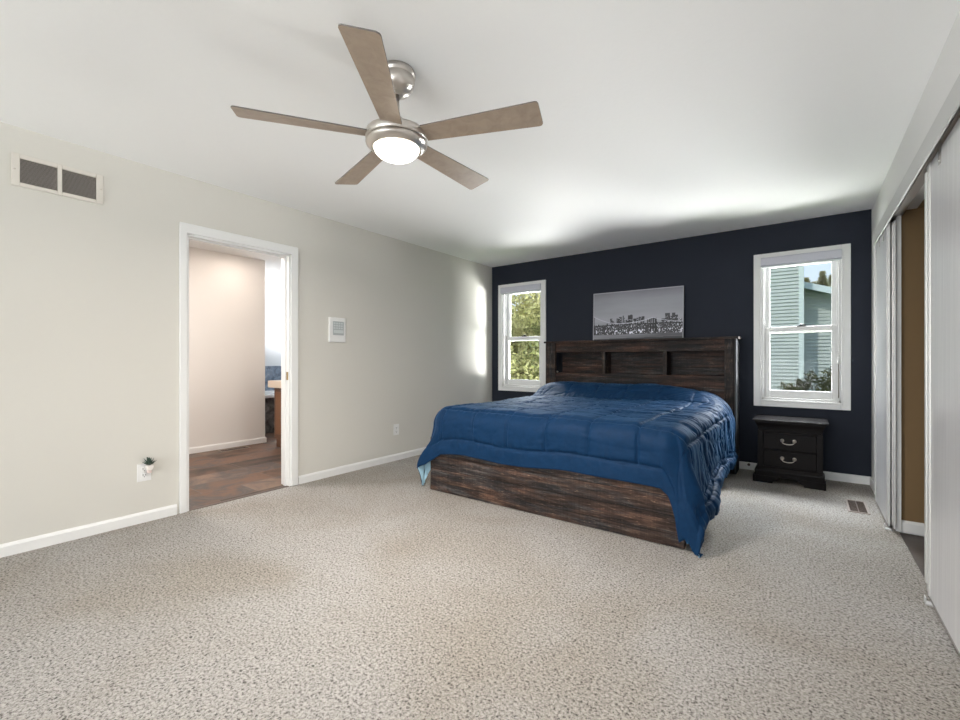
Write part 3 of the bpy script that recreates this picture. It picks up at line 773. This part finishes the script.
# profile of the fall
q4 = r_ * math.pi / 2
ang = np.clip(d / r_, 0, math.pi / 2)
hor = r_ * np.sin(ang); ver = r_ * (1 - np.cos(ang)); rest = np.maximum(d - q4, 0)
flS = np.where(sgn > 0, .10 * (1 - .85 * sm(3.2, 4.5, Qg)), .07)
flare = flS + (.02 - flS) * sm(.1, 1.4, phi)
rest = rest * (1 + np.where(sgn > 0, np.interp(np.degrees(phi), [30, 50, 62, 70, 80, 90], [0, .35, .8, .7, .12, 0]), np.interp(np.degrees(phi), [0, 20, 48, 75, 90], [0, .35, .42, .35, 0])) * (a > 0) * (b > 0))
hor = hor + rest * flare; ver = ver + rest * np.sqrt(np.maximum(0, 1 - flare ** 2))
# direction of the fall
ph2 = phi
nx = np.cos(ph2) * sgn; ny = -np.sin(ph2)
# vertical folds on the hanging parts
ss = np.where(phi > .8, Pg * 1.0, Qg * 1.0)
hang = sm(.0, .45, rest + .10 * (d > 0)) 
foldR = .010 * np.sin(Qg * 23 + 2.5 * vnoise(Qg * 3, rest * 2, 21)) + .018 * vnoise(Qg * 7, rest * 1.5, 22) + .008 * vnoise(Qg * 22, rest * 2.5, 23)
foldF = .006 * vnoise(Pg * 4, rest * 3, 24) + .003 * vnoise(Pg * 12, rest * 4, 25)
wR = (1 - sm(.5, 1.1, phi)) * (a > 0)
fold = wR * foldR * hang * np.where(sgn > 0, 1., .8) + (1 - wR) * foldF * hang
# hem roll bulge along the right side
endR = (XR + AR) - Pg
roll = .022 * np.exp(-((endR - .07) / .045) ** 2) * (sgn > 0) * (1 - sm(.9, 1.4, phi)) * (a > 0)
hor = hor + fold + roll + (sgn > 0) * (a > 0) * sm(.15, .4, rest) * .045 * np.exp(-((Qg - 3.22) / .14) ** 2)
hor = np.where(d > 1e-6, np.maximum(hor, 0), 0)
X = cx + nx * hor; Y = cy + ny * hor; Z = Ht - ver
cor = ((a > 0) & (b > 0)) * sm(0, .36, rest); deg = np.degrees(phi)
X = X + cor * np.where(sgn < 0, np.interp(deg, [0, 20, 41, 66, 78, 90], [0, -.05, -.115, -.20, -.11, 0]), np.interp(deg, [0, 15, 33, 60, 72, 90], [0, .045, .03, .03, .04, 0]))
Y = Y + cor * np.where(sgn < 0, np.interp(deg, [0, 20, 41, 66, 90], [0, .02, .035, -.01, 0]), np.interp(deg, [0, 15, 33, 60, 90], [0, -.02, -.05, -.02, 0]))
# uneven hem on the right (bunched and resting nearly on the floor)
Z = Z + sm(.2, .65, aR) * (.045 * vnoise(Qg * 2.6, Qg * 0, 31) + .02 * vnoise(Qg * 7, Qg * 0, 32)) * (1 - sm(.3, 1.0, phi))
Z = Z + sm(.1, .43, b) * .008 * vnoise(Pg * 3, Pg * 0, 33) * (a <= 0) - .022 * sm(.1, .43, b) * (1 - sm(-2.3, -1.2, Pg))
# keep the lower drape of the right side off the floor
Zmin = .022 + .01 * vnoise(Pg * 9, Qg * 9, 36)
over = np.maximum(Zmin - Z, 0); Z = np.maximum(Z, Zmin); X = X + over * .5 * (sgn > 0)
Y = np.minimum(Y, HY0 - .012 + 0 * Y)
# normals
G = np.stack([X, Y, Z], -1)
dp = np.gradient(G, axis=0); dq = np.gradient(G, axis=1)
Nn = np.cross(dp, dq); Nn /= np.maximum(np.linalg.norm(Nn, axis=-1, keepdims=True), 1e-9)
# quilting: stitched grid
xs0, dx_ = -2.098, .318
dxl = np.abs(((Pg - xs0) / dx_ + .5) % 1 - .5) * dx_
hem = .118
qb = Qg - (YF - BF + hem); dyl = np.abs((qb / .262 + .5) % 1 - .5) * .262
inside = (Qg > YF - BF + hem - .004) & (Pg > XL - AL + hem - .004) & (Pg < XR + AR - hem + .004)
dxl = np.where(inside, dxl, 9); 
dyl = np.where(inside, dyl, np.where(Qg < YF - BF + hem, np.abs(qb), 9))
dhemR = np.abs(endR - hem); dhemL = np.abs(Pg - (XL - AL) - hem); dyl = np.minimum(dyl, np.minimum(dhemR, dhemL))
puff = lambda dd: np.where(dd > 1, 1, 1 - np.exp(-(dd / .022) ** 1.3))
jig = 1 + .25 * vnoise(Pg * 5, Qg * 5, 41)
vis = 1 - .8 * sm(4.25, 4.5, Qg)
disp = .0065 * puff(dxl) * puff(dyl) * jig - .014 * np.exp(-(dyl / .0065) ** 2) * (.4 + .6 * vis) - .012 * np.exp(-(dxl / .0065) ** 2) * vis
# puckers next to the stitches
disp = disp + .0045 * np.exp(-(dyl / .05) ** 2) * vnoise(Pg * 45, Qg * 12, 42) + .0035 * np.exp(-(dxl / .05) ** 2) * vnoise(Pg * 12, Qg * 45, 43)
# creases that run across the bed and spill down the right side
wx = Pg + .25 * vnoise(Pg * 1.3, Qg * 1.3, 51); wy = Qg + .10 * vnoise(Pg * 1.6, Qg * 1.6, 52) - .16 * np.maximum(Pg + 1.2, 0) ** 1.4
cre = ridge(wx * 1.4, wy * 8.0, 53) ** 3
cre2 = ridge(wx * 2.6 + wy * 1.1, wy * 13.0 - wx * 2.0, 57) ** 3
zone = sm(-2.3, -1.2, Pg) * sm(2.95, 3.35, Qg) * (1 - sm(4.35, 4.6, Qg)) * .9 + .12
zoneR = sm(-.95, -.6, Pg) * sm(2.85, 3.1, Qg)
disp = disp - .016 * cre * np.maximum(zone, zoneR) - .010 * cre2 * np.maximum(zone, zoneR)
cre3 = ridge(Pg * 3.5 + Qg * 2.2, Qg * 6.0 - Pg * 3.2, 61) ** 4
disp = disp - .007 * cre3 * sm(3.0, 3.3, Qg) * (1 - sm(4.4, 4.7, Qg))
disp = disp + .0018 * fbm(Pg * 16, Qg * 16, 71, 3)
disp = disp * np.clip(.35 + .65 * sm(0, .1, YH - Qg), 0, 1)
disp = disp * (1 - .75 * sm(.02, .12, a) * sm(.02, .12, b))
G = G + Nn * disp[..., None]
G[..., 1] = np.minimum(G[..., 1], HY0 - .006)
nP, nQ = Pg.shape
idx = np.arange(nP * nQ).reshape(nP, nQ)
F = np.stack([idx[:-1, :-1], idx[1:, :-1], idx[1:, 1:], idx[:-1, 1:]], -1).reshape(-1, 4).tolist()
com = pydata('comforter', G.reshape(-1, 3), F, [M['comforter'], M['cloth_light']], loc=(-1.563, 3.7, .02))
tag(com, 'dark blue quilted comforter draped over the bed and pillows', 'comforter')
sd = com.modifiers.new('thickness', 'SOLIDIFY'); sd.thickness = .012; sd.offset = -1; sd.material_offset = 1; sd.material_offset_rim = 0
sd.use_rim = True

# ------------------------------------------------------------------ canvas picture
def picture():
    x0, x1, z0 = -2.078, -1.052, 1.335; W_, Hh = x1 - x0, .580
    t = thing('canvas_picture', 'black and white city skyline canvas standing on the headboard', 'picture', ((x0 + x1) / 2, 5.12, z0))
    lean = .02
    y_bot = BY - .058
    mb = MB(); mb.prism([(y_bot, z0), (y_bot + .034, z0), (y_bot + .034 + lean, z0 + Hh), (y_bot + lean, z0 + Hh)], 'X', x0, x1); mb.build('stretcher', M['canvas_edge'], t, bevel=.002)
    nx_, nz = 300, 168
    u = np.linspace(0, 1, nx_); v = np.linspace(0, 1, nz); U, V = np.meshgrid(u, v, indexing='ij')
    col = .20 + .17 * (1 - np.abs(V - .62) * 1.5) + .02 * fbm(U * 3, V * 8, 81)
    col = col * .98; col = np.clip(col + .03 * np.exp(-((U - .5) / .4) ** 2) - .06 * sm(.8, 1, V) , .05, .6)
    col = col + .09 * np.exp(-((V - .42) / .10) ** 2) 
    # skyline blocks
    rs = np.random.RandomState(3)
    base_h = .385
    blds = [(.0, .04, .36), (.22, .026, .45), (.245, .02, .40), (.30, .03, .45), (.325, .03, .475), (.36, .012, .50), (.373, .008, .46), (.40, .03, .41), (.44, .05, .50), (.45, .02, .51), (.49, .03, .43), (.52, .02, .44), (.555, .04, .46), (.58, .03, .465), (.635, .02, .40), (.66, .03, .40), (.80, .04, .40), (.84, .045, .50), (.87, .03, .44), (.90, .03, .50), (.93, .025, .46), (.97, .03, .38)]
    for cx_, hw, top in blds:
        msk = (np.abs(U - cx_) < hw * .55) & (V < top) & (V > .12)
        col = np.where(msk, .035 + .05 * rs.rand(), col)
    col = np.where((V < .33 + .03 * vnoise(U * 40, U * 0, 82)) & (V > .12), .05 + .06 * np.clip(vnoise(U * 60, V * 40, 83), 0, 1), col)
    lights = (vnoise(U * 130, V * 80, 84) > .62) & (V > .10) & (V < .45) & (col < .14)
    col = np.where(lights, .85, col)
    lights2 = (vnoise(U * 90, V * 26, 85) > .5) & (V > .12) & (V < .21); col = np.where(lights2, .95, col)
    # suspension bridge: deck, towers, cables and hangers
    deck = .305 + .015 * np.sin((U) * 3.0)
    col = np.where((np.abs(V - deck) < .010), .02, col)
    for tx, th_ in ((-.02, .50), (.69, .42)):
        for o_ in (-.028, 0, .028): col = np.where((np.abs(U - tx - o_) < .009) & (V < th_) & (V > .16), .03, col)
        col = np.where((np.abs(U - tx) < .036) & (np.abs(V - th_ + .01) < .014), .03, col)
    span = np.clip((U + .02) / .71, 0, 1); cab = .34 + .20 * (2 * span - 1) ** 2 * np.where(span < .5, 1.0, .45)
    cab2 = .33 + .10 * np.clip((U - 1.02) / -.33, 0, 1) ** 2
    col = np.where((np.abs(V - cab) < .006) & (U < .69), .65, col); col = np.where((np.abs(V - cab2) < .006) & (U > .69), .55, col)
    hang_ = (np.abs((U * 46) % 1 - .5) < .13) & (V < cab) & (V > deck) & (U < .69); col = np.where(hang_, np.maximum(col, .22), col)
    # water
    wat = V < .12; col = np.where(wat, .10 + .22 * np.clip(fbm(U * 2.2 + 2, V * 40, 86) + .25, 0, 1) * (1 - .5 * U), col)
    col = np.where(wat & (np.abs(V - .085) < .03), np.maximum(col, .30 * (1 - U) ** .7), col); col = np.where(V < .03 + .03 * U, .06, col)
    bd = (U < .008) | (U > .992) | (V > .988); col = np.where(bd, .42, col)
    xx = x0 + .002 + U * (W_ - .004); zz = z0 + .002 + V * (Hh - .004); yy = y_bot - .0012 + lean * V
    vv = np.stack([xx, yy, zz], -1).reshape(-1, 3); id_ = np.arange(nx_ * nz).reshape(nx_, nz)
    F_ = np.stack([id_[:-1, :-1], id_[1:, :-1], id_[1:, 1:], id_[:-1, 1:]], -1).reshape(-1, 4).tolist()
    m = NT('skyline_print', .55, 0); at = m.n('VertexColor'); at.layer_name = 'print'; m.base(at.outputs['Color'])
    o = pydata('print', vv, F_, m.m, t, smooth=False)
    ca = o.data.color_attributes.new('print', 'FLOAT_COLOR', 'POINT')
    c4 = np.ones((nx_ * nz, 4), np.float32); c4[:, 0] = col.reshape(-1) * .97; c4[:, 1] = col.reshape(-1) * .98; c4[:, 2] = col.reshape(-1) * 1.10
    ca.data.foreach_set('color', c4.ravel())
picture()

# ------------------------------------------------------------------ bathroom things
t = thing('vanity_cabinet', 'brown oak vanity cabinet end seen through the bathroom doorway', 'vanity', (-5.1, 3.6, 0))
mb = MB(); mb.box(-5.47, -4.842, 2.945, 4.60, .10, .752); mb.box(-5.42, -4.842, 2.945, 4.60, 0, .10); mb.build('body', M['vanity_dark'], t, bevel=.003)
mb = MB(); mb.box(-5.43, -4.89, 2.938, 2.946, .16, .70); mb.build('end_panel', M['vanity'], t, bevel=.003)
for k in range(3):
    ya = 2.99 + k * .54
    mb = MB(); mb.box(-5.488, -5.47, ya, ya + .50, .14, .71); dd = mb.build('door', M['vanity'], t, bevel=.004)
    mb = MB(); mb.lathe([(.006, -5.488), (.005, -5.50), (.012, -5.51), (.010, -5.518), (.0005, -5.52)], (0, ya + .44, .6), 16, 'X'); mb.build('knob', M['pewter'], dd)
mb = MB(); mb.box(-5.55, -4.842, 2.90, 4.62, .752, .840); tag(mb.build('countertop', M['counter'], loc=(-5.1, 3.6, .752), bevel=.006), 'cream countertop resting on the oak vanity', 'countertop')
t = thing('bathtub', 'white drop-in tub with stone tiled front beyond the bathroom wall', 'bathtub', (-7.0, 3.5, 0))
mb = MB(); mb.box(-6.60, -6.54, 1.62, 5.08, 0, .53); mb.build('surround', M['stone'], t)
mb = MB()
mb.box(-6.70, -6.51, 1.62, 5.08, .53, .58); mb.box(-7.44, -7.3, 1.62, 5.08, .53, .58); mb.box(-7.3, -6.70, 1.62, 2.2, .53, .58); mb.box(-7.3, -6.70, 4.2, 5.08, .53, .58)
mb.box(-6.72, -6.70, 2.2, 4.2, .12, .53); mb.box(-7.3, -7.28, 2.2, 4.2, .12, .53); mb.box(-7.3, -6.7, 2.2, 4.2, .10, .12); mb.box(-7.3, -6.7, 2.18, 2.2, .12, .53); mb.box(-7.3, -6.7, 4.2, 4.22, .12, .53)
mb.build('tub_shell', M['tub'], t, bevel=.012)
mb = MB(); mb.box(-7.452, -7.435, 1.62, 5.09, .58, 1.0); struct(mb.build('trim_6', M['tub_tile']))
# recessed downlight
t = thing('recessed_downlight', 'glowing recessed downlight in the bathroom ceiling', 'ceiling light', (-5.38, 2.58, 2.44))
mb = MB(); mb.lathe([(.050, 2.4395), (.050, 2.436), (.072, 2.434), (.076, 2.4395)], (-5.38, 2.58, 0), 32, cap=False); mb.build('trim_ring', M['trim'], t)
mb = MB(); mb.lathe([(.050, 2.4385), (.0005, 2.4375)], (-5.38, 2.58, 0), 32); mb.build('lens', M['downlight'], t)
dl = bpy.data.lights.new('downlight_lamp', 'AREA'); dl.shape = 'DISK'; dl.size = .1; dl.energy = 4; dl.color = (1, .86, .76)
o = bpy.data.objects.new('downlight_lamp', dl); C.objects.link(o); o.location = (-5.38, 2.58, 2.43)
dl = bpy.data.lights.new('bath_fill_lamp', 'AREA'); dl.shape = 'DISK'; dl.size = .35; dl.energy = 36; dl.color = (1, .94, .89)  # unseen fill lamp added to brighten the bath wall
o = bpy.data.objects.new('bath_fill_lamp', dl); C.objects.link(o); o.location = (-4.6, 1.3, 2.40)
t = thing('bath_fill_light', 'added flush round fill light, unseen on the bathroom ceiling left of the doorway', 'ceiling light', (-4.6, 1.3, 2.44))
mb = MB(); mb.lathe([(.20, 2.44), (.20, 2.41), (.19, 2.408)], (-4.6, 1.3, 0), 32); mb.build('base', M['trim'], t)  # housing made up for the added bath lamp

# ------------------------------------------------------------------ outdoors
mb = MB(); mb.box(-40, 40, BY + .16, 70, -.60, -.5); mb.box(-40, 40, -40, RY - .12, -.6, -.5); mb.box(-40, -8.3, RY - .12, BY + .16, -.6, -.5); mb.box(1.3, 40, RY - .12, BY + .16, -.6, -.5)
struct(mb.build('ground_lawn', M['grass']))
def lap_wall(mb, x0, x1, y, z0, z1, ex=.118):
    z = z0
    while z < z1 - 1e-6:
        zt = min(z + ex, z1)
        mb.prism([(y, z), (y - .040, z), (y - .040, z + .012), (y - .008, zt), (y, zt)], 'X', x0, x1); z += ex
house = thing('neighbour_house', 'pale green lap-sided house with low gabled wing outside right window', 'house', (-2.5, 20, -.5))
HY = 18.0
mb = MB(); lap_wall(mb, -7.0, -.16, HY, -.5, 6.2); mb.box(-7.0, -.02, HY, 24, -.5, 6.2); mb.build('wall', M['siding'], house)
mb = MB(); mb.box(-.16, -.02, HY - .04, HY + .1, -.5, 6.2); mb.build('corner_board', M['siding_trim'], house); mb = MB(); mb.box(-7.1, -7.0, HY - .04, HY + .1, -.5, 6.2); mb.build('corner_board', M['siding_trim'], house)
mb = MB(); mb.prism([(-7.5, 6.2), (.4, 6.2), (-3.5, 8.2)], 'Y', HY - .4, 24.4); mb.build('roof', M['roof'], house)
WY = 19.2
mb = MB(); lap_wall(mb, -.02, 5.2, WY, -.5, 2.35, .122)
# gable part clipped to the rake line: z = 3.75 - .36*x
z = 2.35
while z < 3.7:
    xr = (3.74 - z) / .355; mb.prism([(WY, z), (WY - .026, z), (WY - .004, z + .122), (WY, z + .122)], 'X', -.02, max(.0, xr - .2)); z += .122
mb.prism([(-.02, -.5), (5.2, -.5), (5.2, 1.8), (-.02, 3.66)], 'Y', WY + .002, 24); mb.build('wing_wall', M['siding'], house)
mb = MB(); y0_ = WY - .45
mb.prism([(-.02, 3.58), (5.6, 1.585), (5.6, 1.80), (-.02, 3.80)], 'Y', y0_ - .03, y0_); mb.build('rake_board', M['fascia_blue'], house)
mb = MB(); mb.prism([(-.02, 3.66), (5.6, 1.665), (5.6, 1.78), (-.02, 3.78)], 'Y', y0_, 24.2); mb.build('wing_roof', M['roof'], house)

def leaves(n, centres, rad, size, seed, flat=.6):
    r = np.random.RandomState(seed); k = r.randint(0, len(centres), n)
    c = np.array(centres)[k]; R_ = np.array(rad)[k]
    dirs = r.normal(size=(n, 3)); dirs /= np.linalg.norm(dirs, axis=1, keepdims=True)
    pos = c + dirs * (R_[:, None] * (r.rand(n, 1) ** .45)) * np.array([1, 1, flat + .4])
    a_ = r.normal(size=(n, 3)); a_ /= np.linalg.norm(a_, axis=1, keepdims=True); b_ = np.cross(a_, r.normal(size=(n, 3))); b_ /= np.linalg.norm(b_, axis=1, keepdims=True)
    s_ = size * (.6 + .8 * r.rand(n, 1)); V = np.stack([pos - a_ * s_, pos + b_ * s_ * .45, pos + a_ * s_, pos - b_ * s_ * .45], 1).reshape(-1, 3)
    F_ = np.arange(n * 4).reshape(-1, 4).tolist(); return V, F_
def tree(label, x, y, h, spread, mat, seed, n=9000, size=.09, group='trees outside the left window', low=.15):
    t = thing('leafy_tree', label, 'tree', (x, y, -.5), group); r = np.random.RandomState(seed)
    mb = MB(); mb.tube([(x, y, -.5), (x + .05, y, h * .3), (x - .04, y + .05, h * .8)], [.11, .08, .03], 10)
    cs, rs = [], []
    for i in range(14):
        a_ = r.rand() * 6.28; rr = spread * (.2 + .7 * r.rand()); zz = h * (low + (.95 - low) * r.rand()) - .3
        rr *= (1.1 - .5 * abs(zz / h - .4)); p = (x + rr * math.cos(a_), y + rr * math.sin(a_), zz); cs.append(p); rs.append(spread * (.3 + .25 * r.rand()))
        mb.tube([(x, y, max(zz - .5, -.3)), ((x + p[0]) / 2, (y + p[1]) / 2, zz - .15), p], [.035, .022, .008], 6)
    mb.build('trunk', M['bark'], t)
    V, F_ = leaves(n, cs, rs, size, seed); pydata('foliage', V, F_, mat, t, smooth=False)
tree('yellow green tree closest to the narrow left window', -7.15, 10.8, 4.4, 1.7, M['leaf_yellow'], 1, 18000, .06, low=.0)
tree('taller yellow green tree behind the nearest one outside the left window', -6.8, 13.4, 4.9, 2.0, M['leaf_yellow'], 2, 16000, .07, low=.0)
tree('darker green tree behind the yellow one outside the left window', -10.4, 15.4, 5.0, 2.6, M['leaf_green'], 3, 16000, .085, low=.0)
tree('low green tree at the right of the left window view', -5.5, 11.6, 3.2, 1.5, M['leaf_green'], 4, 10000, .06, low=.0)
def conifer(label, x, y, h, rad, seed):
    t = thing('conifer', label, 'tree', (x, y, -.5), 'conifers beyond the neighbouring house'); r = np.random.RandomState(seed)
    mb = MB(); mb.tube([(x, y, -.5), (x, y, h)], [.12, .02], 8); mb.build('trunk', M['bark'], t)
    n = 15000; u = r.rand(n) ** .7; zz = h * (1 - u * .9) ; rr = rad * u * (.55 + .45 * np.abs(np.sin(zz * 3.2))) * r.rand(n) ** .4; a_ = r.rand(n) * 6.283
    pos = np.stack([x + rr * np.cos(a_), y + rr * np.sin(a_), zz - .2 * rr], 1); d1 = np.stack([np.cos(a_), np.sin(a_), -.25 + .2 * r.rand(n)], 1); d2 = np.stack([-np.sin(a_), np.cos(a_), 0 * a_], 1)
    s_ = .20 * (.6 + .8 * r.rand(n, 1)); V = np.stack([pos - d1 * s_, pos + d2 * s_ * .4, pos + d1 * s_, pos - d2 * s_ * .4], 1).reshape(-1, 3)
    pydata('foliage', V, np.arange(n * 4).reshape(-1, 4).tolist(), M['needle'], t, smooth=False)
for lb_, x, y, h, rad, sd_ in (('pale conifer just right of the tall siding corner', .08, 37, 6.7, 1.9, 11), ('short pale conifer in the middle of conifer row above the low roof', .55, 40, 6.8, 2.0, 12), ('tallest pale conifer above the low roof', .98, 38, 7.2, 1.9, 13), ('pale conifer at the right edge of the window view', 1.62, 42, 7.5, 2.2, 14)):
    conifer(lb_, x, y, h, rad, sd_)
# bush in front of the house
t = thing('shrub', 'leafy brown-green shrub in front of the siding outside right window', 'shrub', (.35, 14.0, -.5)); r = np.random.RandomState(9)
cs, rs = [], []; mb = MB()
for i in range(26):
    px_ = -.45 + 1.75 * r.rand(); top = .30 + .62 * min(1, max(0, (px_ + .45) / 1.1)) * (.6 + .5 * r.rand())
    cs.append((px_, 14 + .5 * (r.rand() - .5), top * r.rand() ** .4 + .05)); rs.append(.10 + .14 * r.rand())
    mb.tube([(.35 + .3 * (px_ - .35), 14, -.5), ((px_ + .35) / 2, 14, 0), cs[-1]], [.012, .008, .004], 5)
mb.build('stems', M['bark'], t)
V, F_ = leaves(2600, cs, rs, .045, 5, .7); pydata('foliage', V, F_, M['leaf_bush'], t, smooth=False)
